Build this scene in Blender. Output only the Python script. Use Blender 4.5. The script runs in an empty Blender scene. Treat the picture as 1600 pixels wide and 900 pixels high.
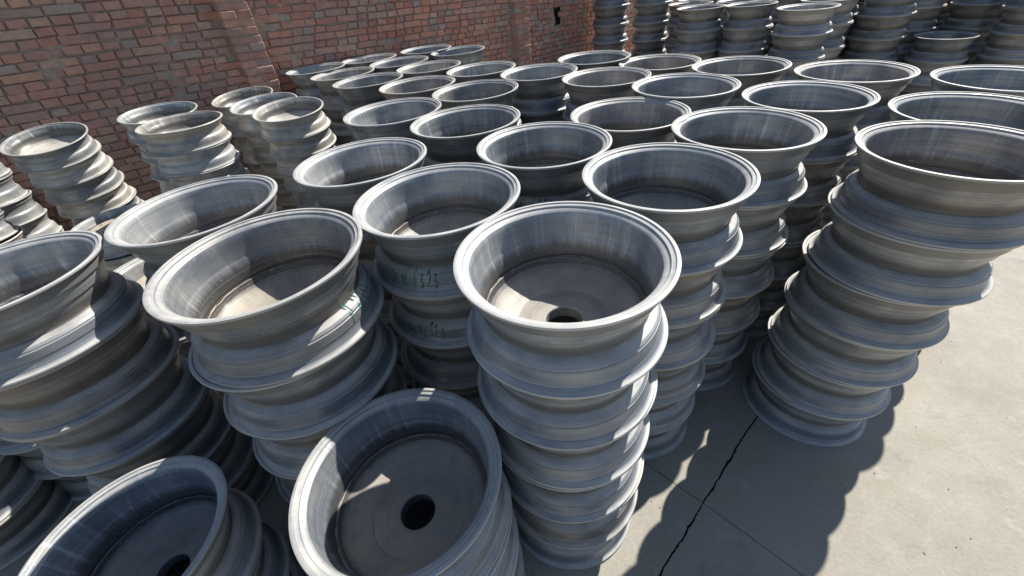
import bpy, bmesh, math, random
from mathutils import Vector, Matrix, noise
R_ = math.radians
random.seed(11)
scene = bpy.context.scene
C = bpy.context.collection

# ------------------------------------------------------------------ camera
HC = 2.11
cam_d = bpy.data.cameras.new('camera')
cam = bpy.data.objects.new('camera', cam_d); C.objects.link(cam)
cam_d.sensor_width = 36.0; cam_d.sensor_fit = 'HORIZONTAL'; cam_d.lens = 14.534
cam_d.clip_start = 0.02; cam_d.clip_end = 3000
pitch, roll = R_(37.58), R_(-6.821)
fw = Vector((0, math.cos(pitch), -math.sin(pitch)))
up0 = Vector((0, math.sin(pitch), math.cos(pitch)))
rt0 = Vector((1, 0, 0))
rt = math.cos(roll) * rt0 + math.sin(roll) * up0
up = -math.sin(roll) * rt0 + math.cos(roll) * up0
m = Matrix((rt, up, -fw)).transposed().to_4x4(); m.translation = (0, 0, HC)
cam.matrix_world = m
scene.camera = cam

# ------------------------------------------------------------------ sky, sun, exposure
SUN_AZ, SUN_EL = 40.2, 45.0          # azimuth from +X towards +Y
world = bpy.data.worlds.new('World'); scene.world = world; world.use_nodes = True
nt = world.node_tree; nt.nodes.clear()
sky = nt.nodes.new('ShaderNodeTexSky'); sky.sky_type = 'NISHITA'; sky.sun_disc = False
sky.sun_elevation = R_(SUN_EL); sky.sun_rotation = R_(90 - SUN_AZ)
sky.air_density = 1.0; sky.dust_density = 0.8; sky.ozone_density = 1.0; sky.altitude = 300
bg = nt.nodes.new('ShaderNodeBackground'); bg.inputs[1].default_value = 0.073
wo = nt.nodes.new('ShaderNodeOutputWorld')
nt.links.new(sky.outputs[0], bg.inputs[0]); nt.links.new(bg.outputs[0], wo.inputs[0])
sl = bpy.data.lights.new('sun', 'SUN'); sl.energy = 4.7; sl.angle = R_(0.53); sl.color = (1.0, 0.95, 0.87)
so = bpy.data.objects.new('sun', sl); C.objects.link(so)
sd = Vector((math.cos(R_(SUN_AZ)) * math.cos(R_(SUN_EL)), math.sin(R_(SUN_AZ)) * math.cos(R_(SUN_EL)), math.sin(R_(SUN_EL))))
so.rotation_euler = sd.to_track_quat('Z', 'Y').to_euler(); so.location = sd * 40
scene.view_settings.view_transform = 'Standard'; scene.view_settings.look = 'None'
scene.view_settings.gamma = 1.0; scene.view_settings.exposure = 0.38
scene.view_settings.use_curve_mapping = False
scene.cycles.max_bounces = 6

# ------------------------------------------------------------------ node helpers
def new_mat(name):
    mt = bpy.data.materials.new(name); mt.use_nodes = True
    t = mt.node_tree; t.nodes.clear()
    out = t.nodes.new('ShaderNodeOutputMaterial'); b = t.nodes.new('ShaderNodeBsdfPrincipled')
    t.links.new(b.outputs[0], out.inputs[0])
    return mt, t, b
def N(t, kind, **kw):
    n = t.nodes.new(kind)
    for k, v in kw.items(): setattr(n, k, v)
    return n
def L(t, a, b): t.links.new(a, b)
def math_n(t, op, a, b=None, c=None, clamp=False):
    n = N(t, 'ShaderNodeMath', operation=op); n.use_clamp = clamp
    for i, v in enumerate((a, b, c)):
        if v is None: continue
        if isinstance(v, (int, float)): n.inputs[i].default_value = v
        else: L(t, v, n.inputs[i])
    return n.outputs[0]
def comb(t, x, y, z):
    n = N(t, 'ShaderNodeCombineXYZ')
    for i, v in enumerate((x, y, z)):
        if isinstance(v, (int, float)): n.inputs[i].default_value = v
        else: L(t, v, n.inputs[i])
    return n.outputs[0]
def noise_n(t, vec, scale, detail=4, rough=0.55, dim='3D', w=None):
    n = N(t, 'ShaderNodeTexNoise'); n.noise_dimensions = '4D' if w is not None else dim
    n.inputs['Scale'].default_value = scale; n.inputs['Detail'].default_value = detail; n.inputs['Roughness'].default_value = rough
    if vec is not None: L(t, vec, n.inputs['Vector'])
    if w is not None: L(t, w, n.inputs['W'])
    return n.outputs[0]
def ramp(t, fac, stops, interp='LINEAR'):
    n = N(t, 'ShaderNodeValToRGB'); n.color_ramp.interpolation = interp
    e = n.color_ramp.elements
    while len(e) < len(stops): e.new(0.5)
    for i, (p, c) in enumerate(stops):
        e[i].position = p
        e[i].color = (c, c, c, 1) if isinstance(c, (int, float)) else (*c, 1)
    L(t, fac, n.inputs[0])
    return n.outputs[0]
def mix(t, fac, a, b, mode='MIX'):
    n = N(t, 'ShaderNodeMix', data_type='RGBA', blend_type=mode)
    if isinstance(fac, (int, float)): n.inputs[0].default_value = fac
    else: L(t, fac, n.inputs[0])
    for i, v in ((6, a), (7, b)):
        if isinstance(v, tuple): n.inputs[i].default_value = (*v, 1)
        else: L(t, v, n.inputs[i])
    return n.outputs[2]
def bump(t, h, strength, dist, b, prev=None):
    n = N(t, 'ShaderNodeBump'); n.inputs['Strength'].default_value = strength; n.inputs['Distance'].default_value = dist
    L(t, h, n.inputs['Height'])
    if prev is not None: L(t, prev, n.inputs['Normal'])
    L(t, n.outputs[0], b.inputs['Normal'])
    return n.outputs[0]

# ------------------------------------------------------------------ materials
def steel_material(name, light, dark, dust, metal=0.55, rough=0.40, dustamt=0.75, dust0=0.55, zones=False):
    """bare, brushed and weathered rolled steel: rings from rolling, drips down the wall, dust on what faces up"""
    mt, t, b = new_mat(name)
    tc = N(t, 'ShaderNodeTexCoord'); oi = N(t, 'ShaderNodeObjectInfo'); geo = N(t, 'ShaderNodeNewGeometry')
    sep = N(t, 'ShaderNodeSeparateXYZ'); L(t, tc.outputs['Object'], sep.inputs[0])
    x, y, z = sep.outputs
    ang = math_n(t, 'ARCTAN2', y, x)
    rad = math_n(t, 'SQRT', math_n(t, 'ADD', math_n(t, 'MULTIPLY', x, x), math_n(t, 'MULTIPLY', y, y)))
    ca, sa = math_n(t, 'COSINE', ang), math_n(t, 'SINE', ang)
    seed = math_n(t, 'MULTIPLY', oi.outputs['Random'], 37.0)
    rings = noise_n(t, comb(t, math_n(t, 'MULTIPLY', ca, 0.35), math_n(t, 'MULTIPLY', z, 90.0), math_n(t, 'MULTIPLY', rad, 90.0)), 1.0, 3, 0.6, w=seed)
    rings2 = noise_n(t, comb(t, math_n(t, 'MULTIPLY', sa, 1.2), math_n(t, 'MULTIPLY', z, 26.0), math_n(t, 'MULTIPLY', rad, 26.0)), 1.0, 3, 0.55, w=seed)
    drips = noise_n(t, comb(t, math_n(t, 'MULTIPLY', ca, 13.0), math_n(t, 'MULTIPLY', sa, 13.0), math_n(t, 'MULTIPLY', z, 2.2)), 1.0, 5, 0.7, w=seed)
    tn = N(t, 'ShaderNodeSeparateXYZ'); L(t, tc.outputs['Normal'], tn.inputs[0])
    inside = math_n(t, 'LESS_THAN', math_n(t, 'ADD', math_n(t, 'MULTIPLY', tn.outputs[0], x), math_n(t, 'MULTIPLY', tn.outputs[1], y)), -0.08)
    blot = noise_n(t, tc.outputs['Object'], 5.0, 5, 0.6, w=seed)
    fine = noise_n(t, tc.outputs['Object'], 170.0, 3, 0.6, w=seed)
    col = mix(t, ramp(t, rings2, [(0.30, 0.0), (0.78, 0.85)]), light, dark)
    col = mix(t, ramp(t, blot, [(0.46, 0.0), (0.58, 0.8)]), col, tuple(0.4 * a + 0.6 * c for a, c in zip(dark, (0.19, 0.22, 0.265))))
    rings_f = ramp(t, rings, [(0.25, 0.82), (0.75, 1.14)])
    col = mix(t, 0.8, col, rings_f, 'MULTIPLY')
    dr = ramp(t, drips, [(0.28, 0.55), (0.44, 0.95), (0.56, 1.0), (0.64, 1.6), (0.70, 1.9)])
    patch = ramp(t, noise_n(t, tc.outputs['Object'], 3.2, 3, 0.5, w=math_n(t, 'ADD', seed, 2.0)), [(0.35, 0.25), (0.60, 1.0)])
    col = mix(t, math_n(t, 'MULTIPLY', inside, patch), col, mix(t, 1.0, col, dr, 'MULTIPLY'))
    # heat scale left dark low on the inner wall, above the weld
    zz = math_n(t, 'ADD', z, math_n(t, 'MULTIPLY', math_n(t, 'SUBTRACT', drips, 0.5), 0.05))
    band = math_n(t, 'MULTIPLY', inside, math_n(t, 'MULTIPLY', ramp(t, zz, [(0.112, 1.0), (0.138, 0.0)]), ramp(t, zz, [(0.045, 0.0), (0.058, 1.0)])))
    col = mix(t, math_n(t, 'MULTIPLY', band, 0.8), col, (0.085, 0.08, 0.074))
    # weld spatter
    vs_ = N(t, 'ShaderNodeTexVoronoi'); vs_.inputs['Scale'].default_value = 75.0; L(t, tc.outputs['Object'], vs_.inputs['Vector'])
    spt = math_n(t, 'MULTIPLY', ramp(t, vs_.outputs['Distance'], [(0.10, 1.0), (0.16, 0.0)]), math_n(t, 'MULTIPLY', band, ramp(t, blot, [(0.46, 0.0), (0.60, 0.7)])))
    col = mix(t, spt, col, (0.55, 0.54, 0.52))
    # rust bloom, sparse
    ru = ramp(t, noise_n(t, tc.outputs['Object'], 11.0, 6, 0.7, w=math_n(t, 'ADD', seed, 5.3)), [(0.62, 0.0), (0.78, 0.45)])
    col = mix(t, ru, col, (0.20, 0.135, 0.085))
    lines = noise_n(t, comb(t, math_n(t, 'MULTIPLY', sa, 0.25), math_n(t, 'MULTIPLY', z, 260.0), math_n(t, 'MULTIPLY', rad, 260.0)), 1.0, 2, 0.5, w=math_n(t, 'ADD', seed, 3.0))
    col = mix(t, ramp(t, lines, [(0.60, 0.0), (0.66, 0.45)]), col, tuple(c * 0.55 for c in dark))
    col = mix(t, ramp(t, lines, [(0.32, 0.35), (0.38, 0.0)]), col, tuple(min(0.6, c * 1.35) for c in light))
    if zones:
        # bands of mill scale plus painted underside shade and sky reflection; bare worn flange edges
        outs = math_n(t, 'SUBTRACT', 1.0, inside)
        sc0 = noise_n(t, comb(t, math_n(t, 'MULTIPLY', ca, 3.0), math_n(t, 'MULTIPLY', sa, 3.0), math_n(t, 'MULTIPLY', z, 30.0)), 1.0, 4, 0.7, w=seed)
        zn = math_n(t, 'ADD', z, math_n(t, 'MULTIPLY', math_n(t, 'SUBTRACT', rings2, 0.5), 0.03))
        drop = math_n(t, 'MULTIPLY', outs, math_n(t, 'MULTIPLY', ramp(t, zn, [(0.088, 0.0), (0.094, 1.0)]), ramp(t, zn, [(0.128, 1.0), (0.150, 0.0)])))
        col = mix(t, math_n(t, 'MULTIPLY', drop, 0.8), col, (0.115, 0.102, 0.086))  # brown scale in the drop centre, deepened with painted shade
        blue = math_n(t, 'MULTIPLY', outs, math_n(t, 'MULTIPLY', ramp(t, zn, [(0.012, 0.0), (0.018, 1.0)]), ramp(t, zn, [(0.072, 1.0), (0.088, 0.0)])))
        col = mix(t, math_n(t, 'MULTIPLY', blue, ramp(t, blot, [(0.35, 0.45), (0.6, 0.85)])), col, (0.150, 0.174, 0.218))  # bluish scale on the bulge, with sky reflection painted in
        # rolled grooves and ridges drawn in colour: creases shaded dark, step edges highlighted
        for zg, wd, cg, fg in ((0.0445, 0.0022, (0.09, 0.092, 0.10), 0.7), (0.0715, 0.0016, (0.10, 0.10, 0.105), 0.6), (0.0265, 0.0018, (0.42, 0.41, 0.39), 0.5), (0.0600, 0.0014, (0.36, 0.355, 0.345), 0.45),
                               (0.1560, 0.0020, (0.38, 0.365, 0.335), 0.55), (0.1480, 0.0018, (0.09, 0.084, 0.075), 0.6), (0.1740, 0.0014, (0.10, 0.095, 0.088), 0.5), (0.1965, 0.0020, (0.40, 0.385, 0.355), 0.6), (0.2330, 0.0022, (0.08, 0.076, 0.07), 0.7)):
            dz_ = math_n(t, 'ABSOLUTE', math_n(t, 'SUBTRACT', z, zg))
            gm = math_n(t, 'MULTIPLY', outs, ramp(t, math_n(t, 'DIVIDE', dz_, 0.01), [(wd * 60, 1.0), (wd * 100, 0.0)]))
            col = mix(t, math_n(t, 'MULTIPLY', math_n(t, 'MULTIPLY', gm, fg), ramp(t, sc0, [(0.35, 0.4), (0.6, 1.0)])), col, cg)
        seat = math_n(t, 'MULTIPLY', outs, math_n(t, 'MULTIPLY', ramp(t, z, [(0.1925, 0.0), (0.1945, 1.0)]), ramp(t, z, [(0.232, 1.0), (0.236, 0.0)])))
        col = mix(t, math_n(t, 'MULTIPLY', seat, 0.7), col, (0.185, 0.17, 0.148))  # dark bead seat scale, deepened as painted shade below the flange
        col = mix(t, ramp(t, rad, [(0.2968, 0.0), (0.2976, 0.8)]), col, (0.50, 0.49, 0.465))
    # per wheel tint
    r2 = math_n(t, 'FRACT', math_n(t, 'MULTIPLY', oi.outputs['Random'], 91.7))
    v = math_n(t, 'ADD', math_n(t, 'MULTIPLY', oi.outputs['Random'], 0.44), 0.78)
    wc = math_n(t, 'SUBTRACT', math_n(t, 'MULTIPLY', r2, 0.14), 0.07)
    col = mix(t, 1.0, col, comb(t, math_n(t, 'ADD', v, wc), v, math_n(t, 'SUBTRACT', v, wc)), 'MULTIPLY')
    # scuffs from handling
    sc_ = noise_n(t, comb(t, math_n(t, 'MULTIPLY', ca, 7.0), math_n(t, 'MULTIPLY', sa, 7.0), math_n(t, 'MULTIPLY', z, 70.0)), 1.0, 4, 0.75, w=math_n(t, 'ADD', seed, 9.0))
    col = mix(t, ramp(t, sc_, [(0.64, 0.0), (0.70, 0.4)]), col, tuple(min(0.7, c * 1.5) for c in light))
    col = mix(t, ramp(t, sc_, [(0.26, 0.45), (0.33, 0.0)]), col, tuple(c * 0.6 for c in dark))
    # dust on upward faces
    ns = N(t, 'ShaderNodeSeparateXYZ'); L(t, geo.outputs['True Normal'], ns.inputs[0])
    upf = ramp(t, ns.outputs[2], [(dust0, 0.0), (dust0 + 0.35, 1.0)])
    dn = ramp(t, noise_n(t, tc.outputs['Object'], 14.0, 5, 0.6, w=seed), [(0.3, 0.35), (0.7, 1.0)])
    df = math_n(t, 'MULTIPLY', math_n(t, 'MULTIPLY', upf, dn), dustamt)
    col = mix(t, df, col, dust)
    sp = ramp(t, fine, [(0.70, 0.0), (0.76, 0.55)])
    col = mix(t, sp, col, tuple(min(0.8, c * 1.8) for c in light))
    L(t, col, b.inputs['Base Color'])
    L(t, math_n(t, 'MULTIPLY', math_n(t, 'SUBTRACT', 1.0, math_n(t, 'MAXIMUM', df, ru)), metal), b.inputs['Metallic'])
    rg = math_n(t, 'ADD', math_n(t, 'MULTIPLY', rings, 0.22), rough - 0.11)
    rg = math_n(t, 'ADD', rg, math_n(t, 'MULTIPLY', df, 0.3))
    L(t, rg, b.inputs['Roughness'])
    hgt = math_n(t, 'ADD', math_n(t, 'MULTIPLY', rings, 0.8), math_n(t, 'MULTIPLY', fine, 0.35))
    bump(t, hgt, 0.35, 0.0016, b)
    return mt

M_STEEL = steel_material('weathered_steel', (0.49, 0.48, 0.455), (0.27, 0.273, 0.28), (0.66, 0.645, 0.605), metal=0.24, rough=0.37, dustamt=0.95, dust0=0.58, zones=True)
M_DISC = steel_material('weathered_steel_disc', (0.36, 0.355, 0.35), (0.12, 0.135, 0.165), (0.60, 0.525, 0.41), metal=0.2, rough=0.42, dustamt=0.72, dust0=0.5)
M_PALE = steel_material('pale_dusty_steel', (0.58, 0.565, 0.515), (0.38, 0.375, 0.35), (0.68, 0.655, 0.59), metal=0.22, rough=0.4)
M_BEIGE = steel_material('beige_primed_disc', (0.60, 0.52, 0.40), (0.54, 0.455, 0.34), (0.62, 0.53, 0.41), metal=0.05, rough=0.55, dustamt=0.6)

def chalk_material(name, colr):
    mt, t, b = new_mat(name)
    tc = N(t, 'ShaderNodeTexCoord')
    n = noise_n(t, tc.outputs['Object'], 130.0, 3, 0.7)
    L(t, mix(t, ramp(t, n, [(0.35, 0.0), (0.65, 1.0)]), colr, tuple(c * 0.62 for c in colr)), b.inputs['Base Color'])
    b.inputs['Roughness'].default_value = 0.8
    return mt
M_CHALK = chalk_material('green_chalk', (0.05, 0.23, 0.175))
M_MARK = chalk_material('dark_marker', (0.06, 0.07, 0.09))

# brick: every brick takes its own tint
mt, t, b = new_mat('old_red_brick'); M_BRICK = mt
tc = N(t, 'ShaderNodeTexCoord'); oi = N(t, 'ShaderNodeObjectInfo'); geo = N(t, 'ShaderNodeNewGeometry')
at = N(t, 'ShaderNodeAttribute', attribute_name='tint')
fr = math_n(t, 'FRACT', math_n(t, 'ADD', at.outputs['Fac'], math_n(t, 'MULTIPLY', oi.outputs['Random'], 7.31)))
base0 = ramp(t, fr, [(0.0, (0.52, 0.22, 0.14)), (0.16, (0.60, 0.285, 0.18)), (0.33, (0.46, 0.25, 0.18)), (0.5, (0.64, 0.335, 0.205)),
                    (0.66, (0.50, 0.29, 0.205)), (0.80, (0.58, 0.385, 0.255)), (0.90, (0.37, 0.27, 0.215)), (0.96, (0.42, 0.35, 0.28))], 'CONSTANT')
base = mix(t, 1.0, base0, (0.95, 0.90, 1.02), 'MULTIPLY')
pos = geo.outputs['Position']
n1 = noise_n(t, pos, 22.0, 6, 0.65); n2 = noise_n(t, pos, 1.3, 5, 0.6); n3 = noise_n(t, pos, 120.0, 4, 0.7); n4 = noise_n(t, pos, 6.0, 6, 0.7)
col = mix(t, 0.85, base, ramp(t, n1, [(0.25, 0.66), (0.75, 1.45)]), 'MULTIPLY')
col = mix(t, ramp(t, n2, [(0.45, 0.0), (0.70, 0.5)]), col, (0.37, 0.31, 0.275))
col = mix(t, ramp(t, n4, [(0.60, 0.0), (0.74, 0.7)]), col, (0.42, 0.39, 0.35))
col = mix(t, ramp(t, n3, [(0.62, 0.0), (0.75, 0.5)]), col, (0.24, 0.14, 0.11))
sx = N(t, 'ShaderNodeSeparateXYZ'); L(t, pos, sx.inputs[0])
along = math_n(t, 'ADD', math_n(t, 'MULTIPLY', sx.outputs[0], 0.77), math_n(t, 'MULTIPLY', sx.outputs[1], 0.64))
gr = math_n(t, 'ADD', ramp(t, math_n(t, 'DIVIDE', along, 6.0), [(0.0, 0.34), (0.6, 0.02)]), math_n(t, 'MULTIPLY', math_n(t, 'SUBTRACT', n4, 0.5), 0.9), clamp=True)
col = mix(t, gr, col, (0.45, 0.345, 0.29))
# lime bloom beside the far pillar
wn = noise_n(t, pos, 3.4, 5, 0.7)
dv = N(t, 'ShaderNodeVectorMath', operation='DISTANCE'); L(t, pos, dv.inputs[0]); dv.inputs[1].default_value = (0.95, 7.55, 1.05)
lm = math_n(t, 'MULTIPLY', ramp(t, dv.outputs['Value'], [(0.15, 1.0), (0.75, 0.0)]), ramp(t, n4, [(0.52, 0.0), (0.62, 0.85)]))
col = mix(t, lm, col, (0.70, 0.67, 0.62))
L(t, col, b.inputs['Base Color']); b.inputs['Roughness'].default_value = 0.88
bump(t, math_n(t, 'ADD', n1, math_n(t, 'MULTIPLY', n3, 0.5)), 0.7, 0.004, b)

mt, t, b = new_mat('grey_mortar'); M_MORTAR = mt
geo = N(t, 'ShaderNodeNewGeometry'); pos = geo.outputs['Position']
n1 = noise_n(t, pos, 30.0, 6, 0.7); n2 = noise_n(t, pos, 1.6, 4, 0.6)
col = mix(t, n2, (0.35, 0.295, 0.24), (0.48, 0.415, 0.345))
col = mix(t, 0.8, col, ramp(t, n1, [(0.25, 0.6), (0.75, 1.3)]), 'MULTIPLY')
L(t, col, b.inputs['Base Color']); b.inputs['Roughness'].default_value = 0.95
bump(t, n1, 0.9, 0.006, b)

mt, t, b = new_mat('worn_concrete'); M_CONC = mt
geo = N(t, 'ShaderNodeNewGeometry'); pos = geo.outputs['Position']
n1 = noise_n(t, pos, 1.1, 6, 0.6); n2 = noise_n(t, pos, 7.0, 7, 0.65); n3 = noise_n(t, pos, 60.0, 5, 0.7); n4 = noise_n(t, pos, 240.0, 2, 0.6)
n6 = noise_n(t, pos, 2.7, 8, 0.7)
col = mix(t, ramp(t, n1, [(0.32, 0.0), (0.68, 1.0)]), (0.35, 0.322, 0.262), (0.455, 0.422, 0.35))
col = mix(t, ramp(t, n6, [(0.40, 0.0), (0.60, 0.8)]), col, (0.415, 0.396, 0.345))
col = mix(t, ramp(t, n6, [(0.54, 0.0), (0.68, 0.75)]), col, (0.29, 0.268, 0.225))
col = mix(t, ramp(t, n2, [(0.60, 0.0), (0.70, 0.6)]), col, (0.54, 0.515, 0.46))
col = mix(t, 0.5, col, ramp(t, n3, [(0.25, 0.72), (0.75, 1.25)]), 'MULTIPLY')
col = mix(t, ramp(t, n4, [(0.70, 0.0), (0.78, 0.3)]), col, (0.22, 0.2, 0.18))
vo = N(t, 'ShaderNodeTexVoronoi'); vo.inputs['Scale'].default_value = 3.2; L(t, pos, vo.inputs['Vector'])
col = mix(t, ramp(t, vo.outputs['Distance'], [(0.018, 0.9), (0.03, 0.0)]), col, (0.75, 0.73, 0.69))
mp = N(t, 'ShaderNodeMapping'); mp.inputs['Rotation'].default_value = (0, 0, 0.5); mp.inputs['Scale'].default_value = (1.2, 16, 1); L(t, pos, mp.inputs['Vector'])
n5 = noise_n(t, mp.outputs[0], 1.0, 5, 0.6)
col = mix(t, ramp(t, n5, [(0.62, 0.0), (0.72, 0.35)]), col, (0.50, 0.48, 0.44))
L(t, col, b.inputs['Base Color'])
L(t, ramp(t, n2, [(0.3, 0.62), (0.7, 0.85)]), b.inputs['Roughness'])
bump(t, math_n(t, 'ADD', math_n(t, 'MULTIPLY', n2, 0.6), math_n(t, 'MULTIPLY', n3, 0.5)), 0.5, 0.006, b)

mt, t, b = new_mat('packed_dirt'); M_DIRT = mt
geo = N(t, 'ShaderNodeNewGeometry'); pos = geo.outputs['Position']
n1 = noise_n(t, pos, 25.0, 6, 0.7)
L(t, mix(t, n1, (0.035, 0.031, 0.027), (0.10, 0.09, 0.075)), b.inputs['Base Color']); b.inputs['Roughness'].default_value = 0.95
bump(t, n1, 1.0, 0.01, b)

# ------------------------------------------------------------------ object helpers
def link(name, me, parent=None, mat=None):
    o = bpy.data.objects.new(name, me); C.objects.link(o)
    if parent is not None: o.parent = parent
    if mat is not None and not me.materials: me.materials.append(mat)
    return o
def lathe(name, prof, seg, mat, closed=True, jitter=None, angle=28):
    """revolve a closed (r,z) profile about z"""
    vs, fs = [], []
    n = len(prof)
    for i in range(seg):
        a = 2 * math.pi * i / seg; ca, sa = math.cos(a), math.sin(a)
        for j, (r, z) in enumerate(prof):
            dr, dz = jitter(i, j, a) if jitter else (0, 0)
            vs.append(((r + dr) * ca, (r + dr) * sa, z + dz))
    for i in range(seg):
        k = (i + 1) % seg
        for j in range(n if closed else n - 1):
            l = (j + 1) % n
            fs.append((i * n + j, k * n + j, k * n + l, i * n + l))
    me = bpy.data.meshes.new(name); me.from_pydata(vs, [], fs)
    me.materials.append(mat)
    bm = bmesh.new(); bm.from_mesh(me); bmesh.ops.recalc_face_normals(bm, faces=bm.faces); bm.to_mesh(me); bm.free()
    me.polygons.foreach_set('use_smooth', [True] * len(me.polygons))
    me.set_sharp_from_angle(angle=R_(angle))
    return me
def tag(o, label=None, cat=None, group=None, kind=None):
    if label: o['label'] = label
    if cat: o['category'] = cat
    if group: o['group'] = group
    if kind: o['kind'] = kind
    return o

# ------------------------------------------------------------------ setting: ground and concrete slabs
RA = R_(41.0); e1 = Vector((math.cos(RA), math.sin(RA), 0)); e2 = Vector((math.sin(RA), -math.cos(RA), 0))
me = bpy.data.meshes.new('ground'); S = 900
me.from_pydata([(-S, -S, -0.045), (S, -S, -0.045), (S, S, -0.045), (-S, S, -0.045)], [], [(0, 1, 2, 3)])
tag(link('ground', me, None, M_DIRT), kind='structure')
pav = bpy.data.objects.new('pavement', None); C.objects.link(pav); tag(pav, kind='structure')
cross = Vector((0.786, 0.879, 0))
ug = [-42.0, -18.0, -9.4, -4.7, 0.0, 4.7, 9.4, 18.0, 42.0]
vg = [-9.5, -4.2, 0.0, 4.2, 9.0, 20.0]
def edge_off(kind, idx, s):
    """wander of a joint line: the same for both slabs that share it"""
    if kind == 'v':   # joints that run along e1 are cracked and wide
        w = 0.009 * noise.noise((s * 3.1, idx * 7.7, 1.3)) + 0.005 * noise.noise((s * 14, idx * 3.3, 4.1)) + 0.004 * noise.noise((s * 45, idx, 9))
    else:
        w = 0.008 * noise.noise((s * 2.0, idx * 5.1, 7.7)) + 0.003 * noise.noise((s * 22, idx, 2.2))
    return w
def gap(kind, idx, s, side):
    if kind == 'v': return 0.0022 + 0.0022 * (0.5 + noise.noise((s * 9, idx * 2.2, 20 + side))) + 0.013 * max(0, noise.noise((s * 26, idx, 31 + side * 5)) - 0.12) + 0.004 * max(0, noise.noise((s * 80, idx, 61 + side * 5)))
    return 0.0016 + 0.0022 * abs(noise.noise((s * 12, idx * 2.2, 40 + side * 3)))
for i in range(len(ug) - 1):
    for j in range(len(vg) - 1):
        u0, u1, v0, v1 = ug[i], ug[i + 1], vg[j], vg[j + 1]
        near = abs(u0 + u1) < 12 and abs(v0 + v1) < 10
        st = 0.007 if near else 0.6
        pts = []
        def run(a, bq, f):
            n = max(2, int(abs(bq - a) / st))
            for k in range(n): pts.append(f(a + (bq - a) * k / n))
        run(u0, u1, lambda s: (s, v0 + edge_off('v', j, s) + gap('v', j, s, 0)))
        run(v0, v1, lambda s: (u1 + edge_off('u', i + 1, s) - gap('u', i + 1, s, 1), s))
        run(u1, u0, lambda s: (s, v1 + edge_off('v', j + 1, s) - gap('v', j + 1, s, 1)))
        run(v1, v0, lambda s: (u0 + edge_off('u', i, s) + gap('u', i, s, 0), s))
        bm = bmesh.new()
        vs = [bm.verts.new(cross + e1 * p[0] + e2 * p[1]) for p in pts]
        top = bm.faces.new(vs)
        if top.normal.z == 0: top.normal_update()
        if top.normal.z < 0: top.normal_flip()
        low = [bm.verts.new(v.co - Vector((0, 0, 0.04))) for v in vs]
        for k in range(len(vs)):
            l = (k + 1) % len(vs); bm.faces.new((vs[k], vs[l], low[l], low[k]))
        bmesh.ops.recalc_face_normals(bm, faces=[f for f in bm.faces if f is not top])
        me = bpy.data.meshes.new('slab'); bm.to_mesh(me); bm.free()
        link('slab', me, pav, M_CONC)

# ------------------------------------------------------------------ brick wall
WA = R_(39.5); ws = Vector((math.cos(WA), math.sin(WA), 0)); wn_ = Vector((math.sin(WA), -math.cos(WA), 0))  # along, outward
W0 = -wn_ * 5.24
TILT = math.tan(R_(-1.9)); PITCH = 0.0674; BH = 0.0582; WH = 3.0
S0, S1 = -5.0, 10.0
wall = bpy.data.objects.new('brick_wall', None); C.objects.link(wall); wall.location = W0 + ws * 2.0
tag(wall, 'old red brick wall with two shallow pillars behind the wheel stacks', 'wall')
wall_inv = Matrix.Translation(-wall.location)
HOLE = (5.87, 6.02, 1.30, 1.54)
PILLARS = [(1.178, 1.438), (4.90, 5.163)]
def wpt(s, out, z): return W0 + ws * s + wn_ * out + Vector((0, 0, z))
# mortar bed with smears
nx, nz = int((S1 - S0) / 0.022), int(3.15 / 0.022)
vs, fs = [], []
for k in range(nz + 1):
    for i in range(nx + 1):
        s = S0 + (S1 - S0) * i / nx; z = -0.1 + (WH + 0.1) * k / nz
        d = -0.021 + 0.005 * noise.noise((s * 9, z * 9, 1.0))
        q = noise.noise((s * 2.6, z * 3.4, 8.0)) + 0.6 * noise.noise((s * 9, z * 12, 3.0))
        if q > 0.30: d += min(0.0245, (q - 0.30) * 0.075)
        vs.append(wpt(s, d, z) - wall.location)
for k in range(nz):
    for i in range(nx):
        a = k * (nx + 1) + i; s = S0 + (S1 - S0) * (i + .5) / nx; z = -0.1 + (WH + 0.1) * (k + .5) / nz
        if HOLE[0] + 0.05 * noise.noise((z * 9, 1, 1)) < s < HOLE[1] + 0.05 * noise.noise((z * 9, 5, 1)) and HOLE[2] < z < HOLE[3]: continue
        fs.append((a, a + 1, a + nx + 2, a + nx + 1))
me = bpy.data.meshes.new('mortar'); me.from_pydata(vs, [], fs); me.polygons.foreach_set('use_smooth', [True] * len(fs))
link('mortar', me, wall, M_MORTAR)
# core behind it and coping on top
def box_mesh(name, x0, x1, y0, y1, z0, z1):
    """box in wall coordinates: along, outward, up (relative to the wall's origin)"""
    vs = [wpt(a, o, z) - wall.location for z in (z0, z1) for o in (y0, y1) for a in (x0, x1)]
    fs = [(0, 1, 3, 2), (4, 6, 7, 5), (0, 4, 5, 1), (2, 3, 7, 6), (0, 2, 6, 4), (1, 5, 7, 3)]
    me = bpy.data.meshes.new(name); me.from_pydata(vs, [], fs)
    bm = bmesh.new(); bm.from_mesh(me); bmesh.ops.recalc_face_normals(bm, faces=bm.faces); bm.to_mesh(me); bm.free()
    return me
link('core', box_mesh('core', S0, S1, -0.37, -0.30, -0.1, WH), wall, M_MORTAR)
link('coping', box_mesh('coping', S0, S1, -0.42, 0.05, WH, WH + 0.07), wall, M_CONC)

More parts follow.
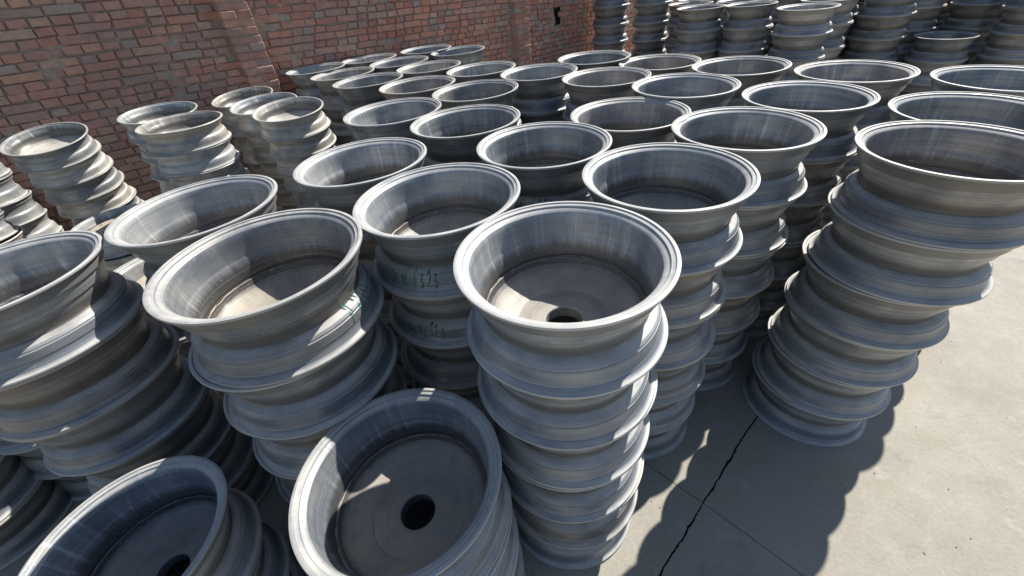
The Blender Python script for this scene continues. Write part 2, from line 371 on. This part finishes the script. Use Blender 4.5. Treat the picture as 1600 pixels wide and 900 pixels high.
def brick_geo(w, h, d, out, rnd):
    """a worn brick: chamfered front, uneven corners. local x along, y outward, z up; centre of the face at 0"""
    j = lambda q: rnd.uniform(-q, q)
    ch = rnd.uniform(0.003, 0.0065)
    cs = [(-w / 2, -h / 2), (w / 2, -h / 2), (w / 2, h / 2), (-w / 2, h / 2)]
    cj = [(x + j(0.0045), z + j(0.0042)) for x, z in cs]
    if rnd.random() < 0.13:   # a broken corner
        k = rnd.randrange(4); cj[k] = (cj[k][0] * rnd.uniform(0.72, 0.9), cj[k][1] * rnd.uniform(0.6, 0.9))
    f = [out + j(0.0025) for _ in range(4)]
    vs = [(x, -d, z) for x, z in cj] + [(x, f[i] - ch, z) for i, (x, z) in enumerate(cj)]
    mids = []
    for i, (x, z) in enumerate(cj):
        vs.append((x - math.copysign(ch, x) * rnd.uniform(0.7, 1.8), f[i], z - math.copysign(ch, z) * rnd.uniform(0.6, 1.3)))
    fs = [(8, 9, 10, 11)]
    for i in range(4):
        k = (i + 1) % 4
        fs.append((4 + i, 4 + k, 8 + k, 8 + i)); fs.append((i, k, 4 + k, 4 + i))
    return vs, fs
wm = Matrix((ws, wn_, Vector((0, 0, 1)))).transposed().to_4x4()
tl = Matrix.Rotation(math.atan(TILT) * -1, 4, 'Y')
rb = random.Random(5)
bricks = []     # (s, z, w, d, out)
c0 = -14
for c in range(c0, 52):
    zc = 0.03 + c * PITCH
    s = S0 - 0.3 + rb.uniform(0, 0.12)
    while s < S1:
        wgt = 0.232 if rb.random() < (0.14 if c % 2 else 0.5) else 0.112
        wgt *= rb.uniform(0.95, 1.05)
        sc = s + wgt / 2; z = zc + sc * TILT + rb.uniform(-0.004, 0.004) + 0.010 * noise.noise((sc * 0.9, c * 0.22, 3.0))
        s += wgt + rb.uniform(0.009, 0.017)
        if z < 0.0 or z > WH - 0.04: continue
        if any(a - 0.02 < sc < bq + 0.02 for a, bq in PILLARS): continue
        if HOLE[0] - 0.05 < sc < HOLE[1] + 0.03 and HOLE[2] < z < HOLE[3]: continue
        bricks.append((sc, z, wgt, 0.03, rb.gauss(0.0, 0.0026)))
    for pi_, (a, bq) in enumerate(PILLARS):
        z = zc + 0.5 * (a + bq) * TILT
        if z < 0.0 or z > WH - 0.04: continue
        wd = bq - a
        if c % 2: cells = [(a, bq)]
        else: cells = [(a, a + wd * 0.5 - 0.005), (a + wd * 0.5 + 0.005, bq)]
        for (p, q) in cells:
            bricks.append((0.5 * (p + q) + rb.uniform(-0.004, 0.004), z + rb.uniform(-0.003, 0.003), q - p + rb.uniform(-0.006, 0.006), 0.14, 0.118 + rb.gauss(0, 0.003)))
for (a, bq) in PILLARS:
    link('pillar_mortar', box_mesh('pillar_mortar', a + 0.008, bq - 0.008, -0.02, 0.108, -0.1, WH - 0.03), wall, M_MORTAR)
# what the camera sees of each brick decides which ones are built singly
def project(p):
    d = p - cam.location
    zc = d.dot(fw)
    if zc <= 0.1: return None
    return 800 + 645.96 * d.dot(rt) / zc, 450 - 645.96 * d.dot(up) / zc, zc
scored = []
for bk in bricks:
    p = project(wpt(bk[0], bk[4], bk[1]))
    sc = 0
    if p and -30 < p[0] < 930 and -12 < p[1] < 330:
        # hidden behind the stacks below this line
        lim = 178 if p[0] < 150 else (160 if p[0] < 330 else (135 if p[0] < 430 else (98 if p[0] < 600 else 75)))
        if p[1] < lim or (185 < p[0] < 290 and p[1] < 310): sc = bk[2] / p[2] ** 2
    scored.append((sc, bk))
scored.sort(key=lambda q: -q[0])
single, rest = [q[1] for q in scored[:300] if q[0] > 0], [q[1] for q in scored[300:]] + [q[1] for q in scored[:300] if q[0] <= 0]
variants = {}
def variant(w, d):
    key = (round(w / 0.02), d, rb.randrange(5))
    if key not in variants:
        vs, fs = brick_geo(w, BH, d, 0.0, rb)
        me = bpy.data.meshes.new('brick'); me.from_pydata(vs, [], fs); me.materials.append(M_BRICK)
        a = me.attributes.new('tint', 'FLOAT', 'POINT'); a.data.foreach_set('value', [rb.random()] * len(vs))
        bm = bmesh.new(); bm.from_mesh(me); bmesh.ops.recalc_face_normals(bm, faces=bm.faces); bm.to_mesh(me); bm.free()
        variants[key] = me
    return variants[key]
for (s, z, w, d, o_) in single:
    o = link('brick', variant(w, d), wall)
    o.matrix_local = Matrix.Translation(wpt(s, o_, z) - wall.location) @ wm @ tl @ Matrix.Rotation(rb.gauss(0, 0.008), 4, 'Y')
vs, fs, tn = [], [], []
for (s, z, w, d, o_) in rest:
    a, f = brick_geo(w, BH, d, 0.0, rb)
    mtx = Matrix.Translation(wpt(s, o_, z) - wall.location) @ wm @ tl
    off = len(vs); tv = rb.random()
    vs += [mtx @ Vector(p) for p in a]; fs += [tuple(i + off for i in q) for q in f]; tn += [tv] * len(a)
me = bpy.data.meshes.new('brickwork'); me.from_pydata(vs, [], fs)
at = me.attributes.new('tint', 'FLOAT', 'POINT'); at.data.foreach_set('value', tn)
bm = bmesh.new(); bm.from_mesh(me); bmesh.ops.recalc_face_normals(bm, faces=bm.faces); bm.to_mesh(me); bm.free()
tag(link('brickwork', me, wall, M_BRICK), kind='stuff')

# ------------------------------------------------------------------ wheels
H = 0.245
OUT = [(0.2996, 0.2444), (0.3004, 0.2425), (0.3000, 0.2375), (0.2972, 0.2352), (0.2915, 0.2340), (0.2872, 0.2310), (0.2852, 0.2255), (0.2840, 0.2190),
       (0.2795, 0.1985), (0.2780, 0.1962), (0.2708, 0.1942), (0.2700, 0.1925), (0.2612, 0.1575), (0.2600, 0.1556), (0.2542, 0.1538), (0.2536, 0.1522), (0.2492, 0.1330), (0.2440, 0.1160),
       (0.2415, 0.1080), (0.2412, 0.1000), (0.2440, 0.0950), (0.2530, 0.0905), (0.2632, 0.0855), (0.2690, 0.0790), (0.2708, 0.0735), (0.2734, 0.0718), (0.2742, 0.0690), (0.2745, 0.0640),
       (0.2756, 0.0520), (0.2764, 0.0455), (0.2746, 0.0436), (0.2746, 0.0404), (0.2768, 0.0330), (0.2795, 0.0255),
       (0.2835, 0.0195), (0.2885, 0.0155), (0.2940, 0.0132), (0.2982, 0.0122), (0.3000, 0.0100), (0.3002, 0.0060), (0.2985, 0.0030)]
INN = [(0.2960, 0.0004), (0.2930, 0.0008), (0.2905, 0.0040), (0.2850, 0.0080), (0.2740, 0.0150), (0.2660, 0.0220), (0.2640, 0.0300), (0.2630, 0.0600), (0.2560, 0.0690), (0.2440, 0.0745),
       (0.2385, 0.0790), (0.2372, 0.0860), (0.2376, 0.0960), (0.2392, 0.1080), (0.2415, 0.1200), (0.2442, 0.1320), (0.2468, 0.1400), (0.2494, 0.1455), (0.2506, 0.1540),
       (0.2528, 0.1740), (0.2548, 0.1930), (0.2562, 0.2100), (0.2574, 0.2185), (0.2604, 0.2255), (0.2654, 0.2300), (0.2742, 0.2340), (0.2754, 0.2348), (0.2760, 0.2382),
       (0.2775, 0.2397), (0.2868, 0.2416), (0.2880, 0.2423), (0.2886, 0.2444), (0.2900, 0.2455), (0.2935, 0.2454), (0.2975, 0.2452)]
DISC = [(0.2378, 0.0780), (0.2372, 0.0770), (0.2366, 0.0725), (0.2354, 0.0700), (0.2335, 0.0725), (0.2315, 0.0710), (0.2290, 0.0650),
        (0.2235, 0.0550), (0.2130, 0.0440), (0.1960, 0.0320), (0.1720, 0.0185), (0.1500, 0.0095), (0.1425, 0.0070), (0.1405, 0.0054), (0.1000, 0.0054),
        (0.0985, 0.0044), (0.0640, 0.0044), (0.0575, 0.0036), (0.0552, 0.0010), (0.0548, -0.0330), (0.0575, -0.0350), (0.1300, -0.0090), (0.1500, -0.0055),
        (0.1760, 0.0050), (0.2000, 0.0190), (0.2190, 0.0340), (0.2330, 0.0520), (0.2380, 0.0640), (0.2392, 0.0750)]
SEG = 112
def oval(seed, amp):
    def f(i, j, a):
        return amp * (math.sin(2 * a + seed) + 0.5 * math.sin(3 * a + seed * 2.3)), 0.6 * amp * math.sin(2 * a + seed * 1.7)
    return f
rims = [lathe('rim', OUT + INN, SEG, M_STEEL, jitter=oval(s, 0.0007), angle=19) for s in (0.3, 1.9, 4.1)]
wr = random.Random(3)
def weld(seed):
    rr = random.Random(seed); v = [rr.uniform(-0.0016, 0.0022) for _ in range(SEG)]
    def f(i, j, a):
        if 3 <= j <= 6: return -max(0, v[i]), v[i] * 1.3
        return 0, 0
    return f
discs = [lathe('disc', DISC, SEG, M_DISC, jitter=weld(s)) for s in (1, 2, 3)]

# smaller wheels: lower, plainer rim with a rolled bead at both edges
SH, SR = 0.163, 0.25
def small_prof():
    o = [(0.2488, 0.1618), (0.2502, 0.1595), (0.2500, 0.1560), (0.2470, 0.1540), (0.2410, 0.1530), (0.2375, 0.1505), (0.2362, 0.1450), (0.2335, 0.1300), (0.2318, 0.1285), (0.2270, 0.1265),
         (0.2215, 0.1120), (0.2190, 0.1040), (0.2188, 0.0850), (0.2215, 0.0770), (0.2290, 0.0690), (0.2330, 0.0600), (0.2345, 0.0420), (0.2350, 0.0300),
         (0.2362, 0.0200), (0.2385, 0.0150), (0.2430, 0.0122), (0.2475, 0.0110), (0.2500, 0.0090), (0.2502, 0.0050), (0.2485, 0.0020)]
    i = [(0.2450, 0.0000), (0.2400, 0.0040), (0.2330, 0.0090), (0.2300, 0.0160), (0.2280, 0.0450), (0.2230, 0.0560), (0.2160, 0.0660), (0.2120, 0.0790),
         (0.2120, 0.1010), (0.2150, 0.1120), (0.2220, 0.1240), (0.2262, 0.1320), (0.2285, 0.1450), (0.2310, 0.1520), (0.2360, 0.1560), (0.2372, 0.1600), (0.2390, 0.1628), (0.2450, 0.1632)]
    return o + i
SDISC = [(0.2125, 0.0900), (0.2100, 0.0920), (0.2070, 0.0800), (0.1980, 0.0620), (0.1760, 0.0460), (0.1560, 0.0350), (0.1350, 0.0300), (0.0620, 0.0300), (0.0560, 0.0270),
         (0.0550, 0.0180), (0.0570, 0.0160), (0.1400, 0.0180), (0.1620, 0.0240), (0.1860, 0.0370), (0.2060, 0.0560), (0.2125, 0.0700)]
srim = lathe('rim', small_prof(), 80, M_PALE, jitter=oval(0.8, 0.0008), angle=20)
sdisc = lathe('disc', SDISC, 80, M_PALE)

# disc with bolt holes for wheels that lie face up
def bolt_disc(name, r_in, r_out, r_hub, nb, rh, mat, edge):
    bm = bmesh.new(); zt, zb = 0.0, -0.014
    def P(r, a, z): return bm.verts.new((r * math.cos(a), r * math.sin(a), z))
    cache = {}
    def V(r, a, z):
        k = (round(r, 4), round(a % (2 * math.pi), 4) % 6.2832, round(z, 4))
        if k not in cache: cache[k] = P(r, a, z)
        return cache[k]
    def face(q):
        q2 = []
        for v in q:
            if v not in q2: q2.append(v)
        if len(q2) >= 3:
            try: bm.faces.new(q2)
            except ValueError: pass
    da = 2 * math.pi / nb; rm = 0.5 * (r_in + r_out)
    for k in range(nb):
        a0 = k * da; am = a0 + da / 2; a1 = a0 + da
        ring = [(r_in, a0), (r_in, am), (r_in, a1), (rm, a1), (r_out, a1), (r_out, am), (r_out, a0), (rm, a0)]
        ang = [math.atan2((a - am) * rm, r - rm) for r, a in ring]
        hole = [V(rm + rh * math.cos(g), am + rh * math.sin(g) / rm, zt) for g in ang]
        low = [P(rm + rh * math.cos(g), am + rh * math.sin(g) / rm, zb) for g in ang]
        rv = [V(r, a, zt) for r, a in ring]
        for i in range(8):
            l = (i + 1) % 8
            face((rv[i], rv[l], hole[l], hole[i])); face((hole[i], hole[l], low[l], low[i]))
    n2 = nb * 2
    def band(pr):
        for i in range(n2):
            a0, a1 = i * da / 2, (i + 1) * da / 2
            for (ra, za), (rb_, zb_) in zip(pr[:-1], pr[1:]):
                face((V(ra, a0, za), V(ra, a1, za), V(rb_, a1, zb_), V(rb_, a0, zb_)))
    band([(r_in, zt), (r_hub + 0.006, zt), (r_hub, -0.003), (r_hub, zb)])
    band([(r_out, zt)] + edge)
    bmesh.ops.recalc_face_normals(bm, faces=bm.faces)
    me = bpy.data.meshes.new(name); bm.to_mesh(me); bm.free(); me.materials.append(mat)
    me.polygons.foreach_set('use_smooth', [True] * len(me.polygons)); me.set_sharp_from_angle(angle=R_(25))
    return me
bdisc = bolt_disc('disc', 0.112, 0.178, 0.075, 20, 0.0, M_BEIGE, [(0.2, -0.008), (0.225, -0.03), (0.232, -0.06)]) if False else \
    bolt_disc('disc', 0.118, 0.166, 0.07, 10, 0.0125, M_BEIGE, [(0.185, -0.002), (0.205, -0.012), (0.222, -0.034), (0.2405, -0.052)])
sbdisc = bolt_disc('disc', 0.10, 0.145, 0.06, 8, 0.0115, M_BEIGE, [(0.165, -0.004), (0.185, -0.012), (0.2125, -0.035)])

# ------------------------------------------------------------------ chalk writing
GL = {'D': [[(0, 0), (.05, 1), (.45, .85), (.55, .45), (.35, .1), (0, 0)]], 'n': [[(0, .65), (.05, 0)], [(.05, .5), (.25, .7), (.42, .5), (.42, 0)]],
      'N': [[(0, 0), (.08, .95), (.42, .05), (.52, 1)]], '.': [[(.1, .3), (.22, .33)]], '1': [[(.2, 1), (.1, 0)]], '3': [[(0, .9), (.35, 1), (.15, .55), (.42, .35), (.25, 0), (0, .1)]],
      '2': [[(0, .8), (.25, 1), (.4, .7), (.0, .05), (.5, .1)]], 'P': [[(.05, 0), (.1, 1), (.45, .9), (.45, .55), (.1, .5)]], 'A': [[(0, 0), (.3, 1), (.5, 0)], [(.1, .4), (.45, .42)]],
      'B': [[(0, 0), (.05, 1), (.4, .85), (.1, .55), (.48, .3), (.3, .02), (0, 0)]], '-': [[(0, .45), (.3, .5)]], ' ': []}
oprof = sorted([(z, r) for r, z in OUT])
def rad_at(z):
    for (z0, r0), (z1, r1) in zip(oprof[:-1], oprof[1:]):
        if z0 <= z <= z1: return r0 + (r1 - r0) * (z - z0) / max(1e-6, z1 - z0)
    return 0.275
def chalk_mesh(text, a_start, z0, hgt, width, mat, wline=0.0042, radf=rad_at, slant=0.0):
    vs, fs = [], []
    cw = width / len(text)
    for ci, ch in enumerate(text):
        for st in GL[ch]:
            dense = []
            for (p, q) in zip(st[:-1], st[1:]):
                for k in range(5): dense.append((p[0] + (q[0] - p[0]) * k / 5, p[1] + (q[1] - p[1]) * k / 5))
            dense.append(st[-1])
            jx, jy, jr = wr.uniform(-.10, .10), wr.uniform(-.10, .10), wr.uniform(0.85, 1.2)
            dense = [(jx + x * jr + wr.uniform(-.018, .018), jy + y * jr + wr.uniform(-.018, .018)) for x, y in dense]
            P2 = [(ci * cw + (x + 0.12 * y) * cw * 1.25, z0 + slant * ci + y * hgt) for x, y in dense]
            row = []
            for k, (x, z) in enumerate(P2):
                a_, b_ = P2[max(0, k - 1)], P2[min(len(P2) - 1, k + 1)]
                tx, tz = b_[0] - a_[0], b_[1] - a_[1]; l = math.hypot(tx, tz) or 1
                wl = wline * (0.75 + 0.5 * wr.random()) * 0.5
                nx_, nz_ = -tz / l * wl, tx / l * wl
                pr = []
                for sg in (1, -1):
                    xx, zz = x + sg * nx_, z + sg * nz_
                    rr = radf(zz) + 0.0012; an = a_start + xx / 0.275
                    pr.append((rr * math.cos(an), rr * math.sin(an), zz))
                row.append(pr)
            o0 = len(vs)
            for pr in row: vs += pr
            for k in range(len(row) - 1):
                i = o0 + 2 * k; fs.append((i, i + 1, i + 3, i + 2))
    me = bpy.data.meshes.new('chalk_writing'); me.from_pydata(vs, [], fs); me.materials.append(mat)
    return me

# ------------------------------------------------------------------ stacks
ORD = ['top', 'second', 'third', 'fourth', 'fifth', 'sixth', 'seventh', 'eighth', 'ninth', 'tenth']
def wheel(kind, loc, rotz, tilt, zs, label, group, cat='wheel', size=1.0, flip=False):
    big = kind in ('big', 'face')
    o = bpy.data.objects.new('truck_wheel' if big else 'small_wheel', None); C.objects.link(o)
    o.empty_display_size = 0.1
    o.location = loc; o.rotation_euler = (tilt[0], tilt[1], rotz); o.scale = (size, size, zs)
    tag(o, label, cat, group)
    if big:
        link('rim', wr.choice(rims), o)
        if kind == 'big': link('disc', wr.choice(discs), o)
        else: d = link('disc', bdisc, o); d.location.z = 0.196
    else:
        link('rim', srim, o)
        if kind == 'small': link('disc', sdisc, o)
        else: d = link('disc', sbdisc, o); d.location.z = 0.132
    return o
placed = []
def stack(x, y, top, n, where, group, kind='big', lean=(0, 0), size=1.0, jit=0.006, topkind=None, material=None, look='grey steel wheel', tiltj=0.004, toptilt=None):
    """n wheels; (x, y, top) is the centre of the upper rim; lean = shift per metre downwards"""
    hh = top / n
    base_h = H if kind == 'big' else SH
    res = []
    for k in range(n):
        zb = top - hh * (k + 1)
        d = top - (zb + hh)
        j = 0 if k == 0 else jit
        px = x + lean[0] * d + wr.uniform(-j, j); py = y + lean[1] * d + wr.uniform(-j, j)
        tl_ = (-lean[1] * 0.8 + wr.gauss(0, tiltj) * 0.5, lean[0] * 0.8 + wr.gauss(0, tiltj) * 0.5)
        tl_ = (wr.gauss(0, tiltj), wr.gauss(0, tiltj))
        if toptilt:
            # the stack bows over: each wheel sits square on the one below it
            fk = 1 - k / (n - 1)
            nv = Vector((toptilt[0] * fk, toptilt[1] * fk, 1)).normalized()
            if k == 0: head = Vector((x, y, top))
            head = head - nv * (hh * nv.z + (1 - nv.z) * hh)
            px, py, zb = head.x + wr.uniform(-j, j) * 0.6, head.y + wr.uniform(-j, j) * 0.6, head.z
            ev = Vector((0, 0, 1)).rotation_difference(nv).to_matrix()
            rz_ = wr.uniform(0, 6.28)
            full = (ev @ Matrix.Rotation(rz_, 3, 'Z')).to_euler()
        kd = topkind if (k == 0 and topkind) else kind
        pos = 'only' if n == 1 else ('bottom' if k == n - 1 else ORD[k])
        ordw = {'top': 'topmost', 'bottom': 'bottom', 'only': 'single'}.get(pos, pos + ' down')
        lab = f'{look}, {ordw}, {where}'
        o = wheel(kd, (px, py, zb), wr.uniform(0, 6.28), tl_, hh / base_h * 0.9995, lab, group, size=size)
        if toptilt: o.rotation_euler = full
        res.append(o)
    return res
TOP = 6 * H
G = 'truck wheels stacked in the main block'
ROWS = {
 1: ('outermost row beside open concrete', [('I', 1.614, 1.33, .003, (-.035, .035)), ('P', 2.085, 1.744, -.031, (-.01, .01)), ('R', 2.65, 2.155, -.04, (0, 0))]),
 2: ('second row from open concrete', [('D', .148, .935, .024, (.007, .026)), ('E', .600, 1.39, .012, (.004, .026)), ('Hh', 1.088, 1.777, .004, (.0, .02)), ('O', 1.617, 2.168, -.012, (0, .01)), ('Q', 2.141, 2.548, -.02, (0, 0))]),
 3: ('third row from open concrete', [('B', -.738, 1.097, .034, (-.08, .011)), ('C', -.227, 1.406, .022, (-.033, .033)), ('F', .214, 1.844, .016, (0, .01)), ('Mm', .709, 2.201, -.005, (0, 0)), ('Nn', 1.147, 2.576, .007, (0, 0)), ('S', 1.692, 2.984, -.014, (0, 0))]),
 4: ('fourth row from open concrete', [('A', -1.703, 1.230, 0, (-.03, .02)), ('J', -1.196, 1.578, .02, (0, .02)), ('Gg', -.617, 1.913, .013, (0, 0)), ('Ll', -.142, 2.34, .019, (0, 0)), ('V', .816, 3.099, -.008, (0, 0)), ('T', 1.329, 3.489, -.032, (0, 0))]),
 5: ('fifth row from open concrete', [('K', -.598, 2.727, .019, (0, 0)), ('X', -.09, 3.115, .001, (0, 0)), ('W', .406, 3.559, -.014, (0, 0)), ('U', .908, 3.863, -.011, (0, 0))]),
 6: ('sixth row from open concrete', [('Z', -.551, 3.61, -.011, (0, 0)), ('Y', -.04, 3.982, -.016, (0, 0))]),
 7: ('seventh row from open concrete', [('AA', -1.017, 3.99, -.002, (0, 0)), ('AB', -.526, 4.359, -.009, (0, 0))]),
 8: ('eighth row from open concrete', [('AD', -1.373, 4.53, -.008, (0, 0)), ('AC', -.873, 4.847, -.006, (0, 0)), ('AH', -.282, 5.263, -.023, (0, 0))]),
 9: ('row nearest brick wall', [('AE', -1.759, 4.953, .007, (0, 0)), ('AF', -1.274, 5.31, -.004, (0, 0)), ('AG', -.676, 5.643, -.019, (0, 0))]),
}
NTH = ['first', 'second', 'third', 'fourth', 'fifth', 'sixth']
W = {}
for rn, (rname, items) in ROWS.items():
    for i, (key, x, y, dz, ln) in enumerate(items):
        W[key] = stack(x, y, TOP + dz, 6, f'{NTH[i]} stack from left, {rname}', G, lean=ln)
W['BA'] = stack(-.388, .645, 1.0, 4, 'short four-wheel stack front centre', 'wheels in the short front stacks')
W['BB'] = stack(-1.33, .648, .775, 3, 'short three-wheel stack in bottom left corner', 'wheels in the short front stacks')
W['AL'] = stack(-2.5, 1.57, TOP, 6, 'stack mostly hidden behind leftmost front stack', G)
W['AM'] = stack(-2.85, 1.2, .47, 2, 'low pair at the lower left edge', 'wheels in the short front stacks')
W['BE2'] = stack(-1.78, 1.88, 1.05, 4, 'stack with beige bolted disc between left stacks', 'wheels with beige discs', topkind='face')
for q in W['BE2'][:1]: q['label'] = 'grey wheel with beige bolted disc, behind leftmost front stack'
# back block beyond the aisle
GB = 'truck wheels stacked in the far block'
BACK = [('tall stack beside brick wall', 2.14, 7.98, 8), ('second tall stack from brick wall', 2.72, 7.68, 8), ('first open-topped far stack right of the tall pair', 2.91, 6.37, 6), ('second open-topped far stack right of tall pair', 3.42, 6.08, 6),
        ('third open-topped far stack right of tall pair', 3.60, 5.24, 6), ('far stack half hidden behind third open-topped stack', 4.15, 5.68, 6), ('wide far stack left of the lower four-wheel stack', 5.0, 5.79, 6),
        ('lower four-wheel far stack near upper right corner', 5.56, 5.42, 4), ('far stack at upper right corner', 6.20, 5.12, 6)]
for (wh, x, y, n) in BACK: stack(x, y, n * H, n, wh, GB)
REAR = [(3.02, 6.97), (3.59, 6.64), (4.15, 6.32), (4.62, 6.22), (3.34, 7.43), (3.95, 7.08), (4.52, 6.78), (5.12, 6.45), (5.65, 6.10), (6.21, 5.78), (6.78, 5.45), (5.06, 7.10), (5.68, 6.78), (6.24, 6.45), (6.80, 6.13), (7.35, 5.80), (7.1, 6.75), (6.55, 7.1)]
REAR.sort(key=lambda q: project(Vector((q[0], q[1], 1.3)))[0])
NT2 = ['first', 'second', 'third', 'fourth', 'fifth', 'sixth', 'seventh', 'eighth', 'ninth', 'tenth', 'eleventh', 'twelfth', 'thirteenth', 'fourteenth', 'fifteenth', 'sixteenth', 'seventeenth', 'eighteenth']
for i, (x, y) in enumerate(REAR): stack(x, y, TOP, 6, f'{NT2[i]} rear stack from left behind the far block', GB)

# small wheels by the wall
GS = 'small wheels stacked by the wall'
def small(x, y, top, size, where, n=None, lean=(0, 0), look='pale small wheel', topkind=None, toptilt=None):
    n = n or round(top / SH)
    return stack(x, y, top, n, where, GS, kind='small', lean=lean, size=size, jit=0.016, look=look, topkind=topkind, tiltj=0.02, toptilt=toptilt)
W['SA'] = small(-3.182, 3.227, 1.468, 1.0, 'leftmost small-wheel stack by brick wall', 11, toptilt=(.10, -.177))
W['SB'] = small(-2.413, 3.359, 1.524, 1.0, 'rear stack of the pair left of first pillar', 11, toptilt=(.065, -.06))
W['SC'] = small(-2.048, 2.989, 1.516, 1.0, 'front stack of the pair left of first pillar', 11, toptilt=(.038, -.018))
W['SD'] = small(-2.295, 4.343, 1.40, 1.08, 'rear stack of the three below first pillar', 10, toptilt=(.007, -.109))
W['SE'] = small(-1.904, 3.888, 1.405, 1.08, 'middle stack of the three below first pillar', 10, toptilt=(.025, -.088))
W['SF'] = small(-1.433, 3.229, 1.47, 0.965, 'front stack of the three below first pillar', 11, toptilt=(.043, -.104))
W['BE1'] = small(-2.62, 2.70, 1.02, 1.0, 'stack with beige disc left of large rims', 6, topkind='smallface')
W['SX'] = small(-3.98, 3.25, 1.40, 1.0, 'shaded stack at the left edge near wall', 8, look='dark small wheel')
W['SY'] = small(-3.55, 2.66, 1.28, 0.86, 'rear sunlit white stack at left edge', 9, look='white small wheel')
W['SZ'] = small(-3.40, 2.32, 1.16, 0.86, 'front sunlit white stack at left edge', 8, look='white small wheel')

# chalk marks sit on their wheel: angle is measured in the wheel's own frame
def chalk(key, k, text, az, z0, hgt, width, mat=M_CHALK, **kw):
    o = W[key][k]
    a = R_(az) - o.rotation_euler.z
    link('chalk_writing', chalk_mesh(text, a, z0, hgt, width, mat, **kw), o)
    if 'chalk' not in o['label']: o['label'] = o['label'].replace('grey steel wheel', 'chalk-marked wheel')
chalk('C', 0, 'DnN.1323', 227, .034, .052, .20, wline=.0044)
chalk('C', 1, 'DnN1323', 229, .038, .044, .165, wline=.0042)
chalk('B', 0, 'P.A1323', 333, .046, .050, .15, slant=0.0006, wline=.0044)
chalk('F', 0, 'N.1323', 239, .056, .040, .16)
chalk('E', 1, '1323', 236, .058, .036, .085)

# ------------------------------------------------------------------ grit on the concrete
gr_ = random.Random(8); vs, fs = [], []
for k in range(420):
    a, bq = gr_.uniform(-1.6, 4.2), gr_.uniform(-1.2, 1.6)
    p = cross + e1 * a + e2 * bq
    r = gr_.choice((0.0016, 0.002, 0.0025, 0.003, 0.0045)); o0 = len(vs)
    for d in ((1, 0, 0), (0, 1, 0), (-1, 0, 0), (0, -1, 0), (0, 0, 1), (0, 0, -0.4)):
        q = gr_.uniform(0.6, 1.3); vs.append((p.x + d[0] * r * q, p.y + d[1] * r * q, r * 0.3 + d[2] * r * q))
    for i in range(4):
        l = (i + 1) % 4; fs += [(o0 + i, o0 + l, o0 + 4), (o0 + l, o0 + i, o0 + 5)]
me = bpy.data.meshes.new('grit'); me.from_pydata(vs, [], fs)
tag(link('grit', me, None, M_CONC), 'small stones scattered over the grey concrete', 'grit', kind='stuff')
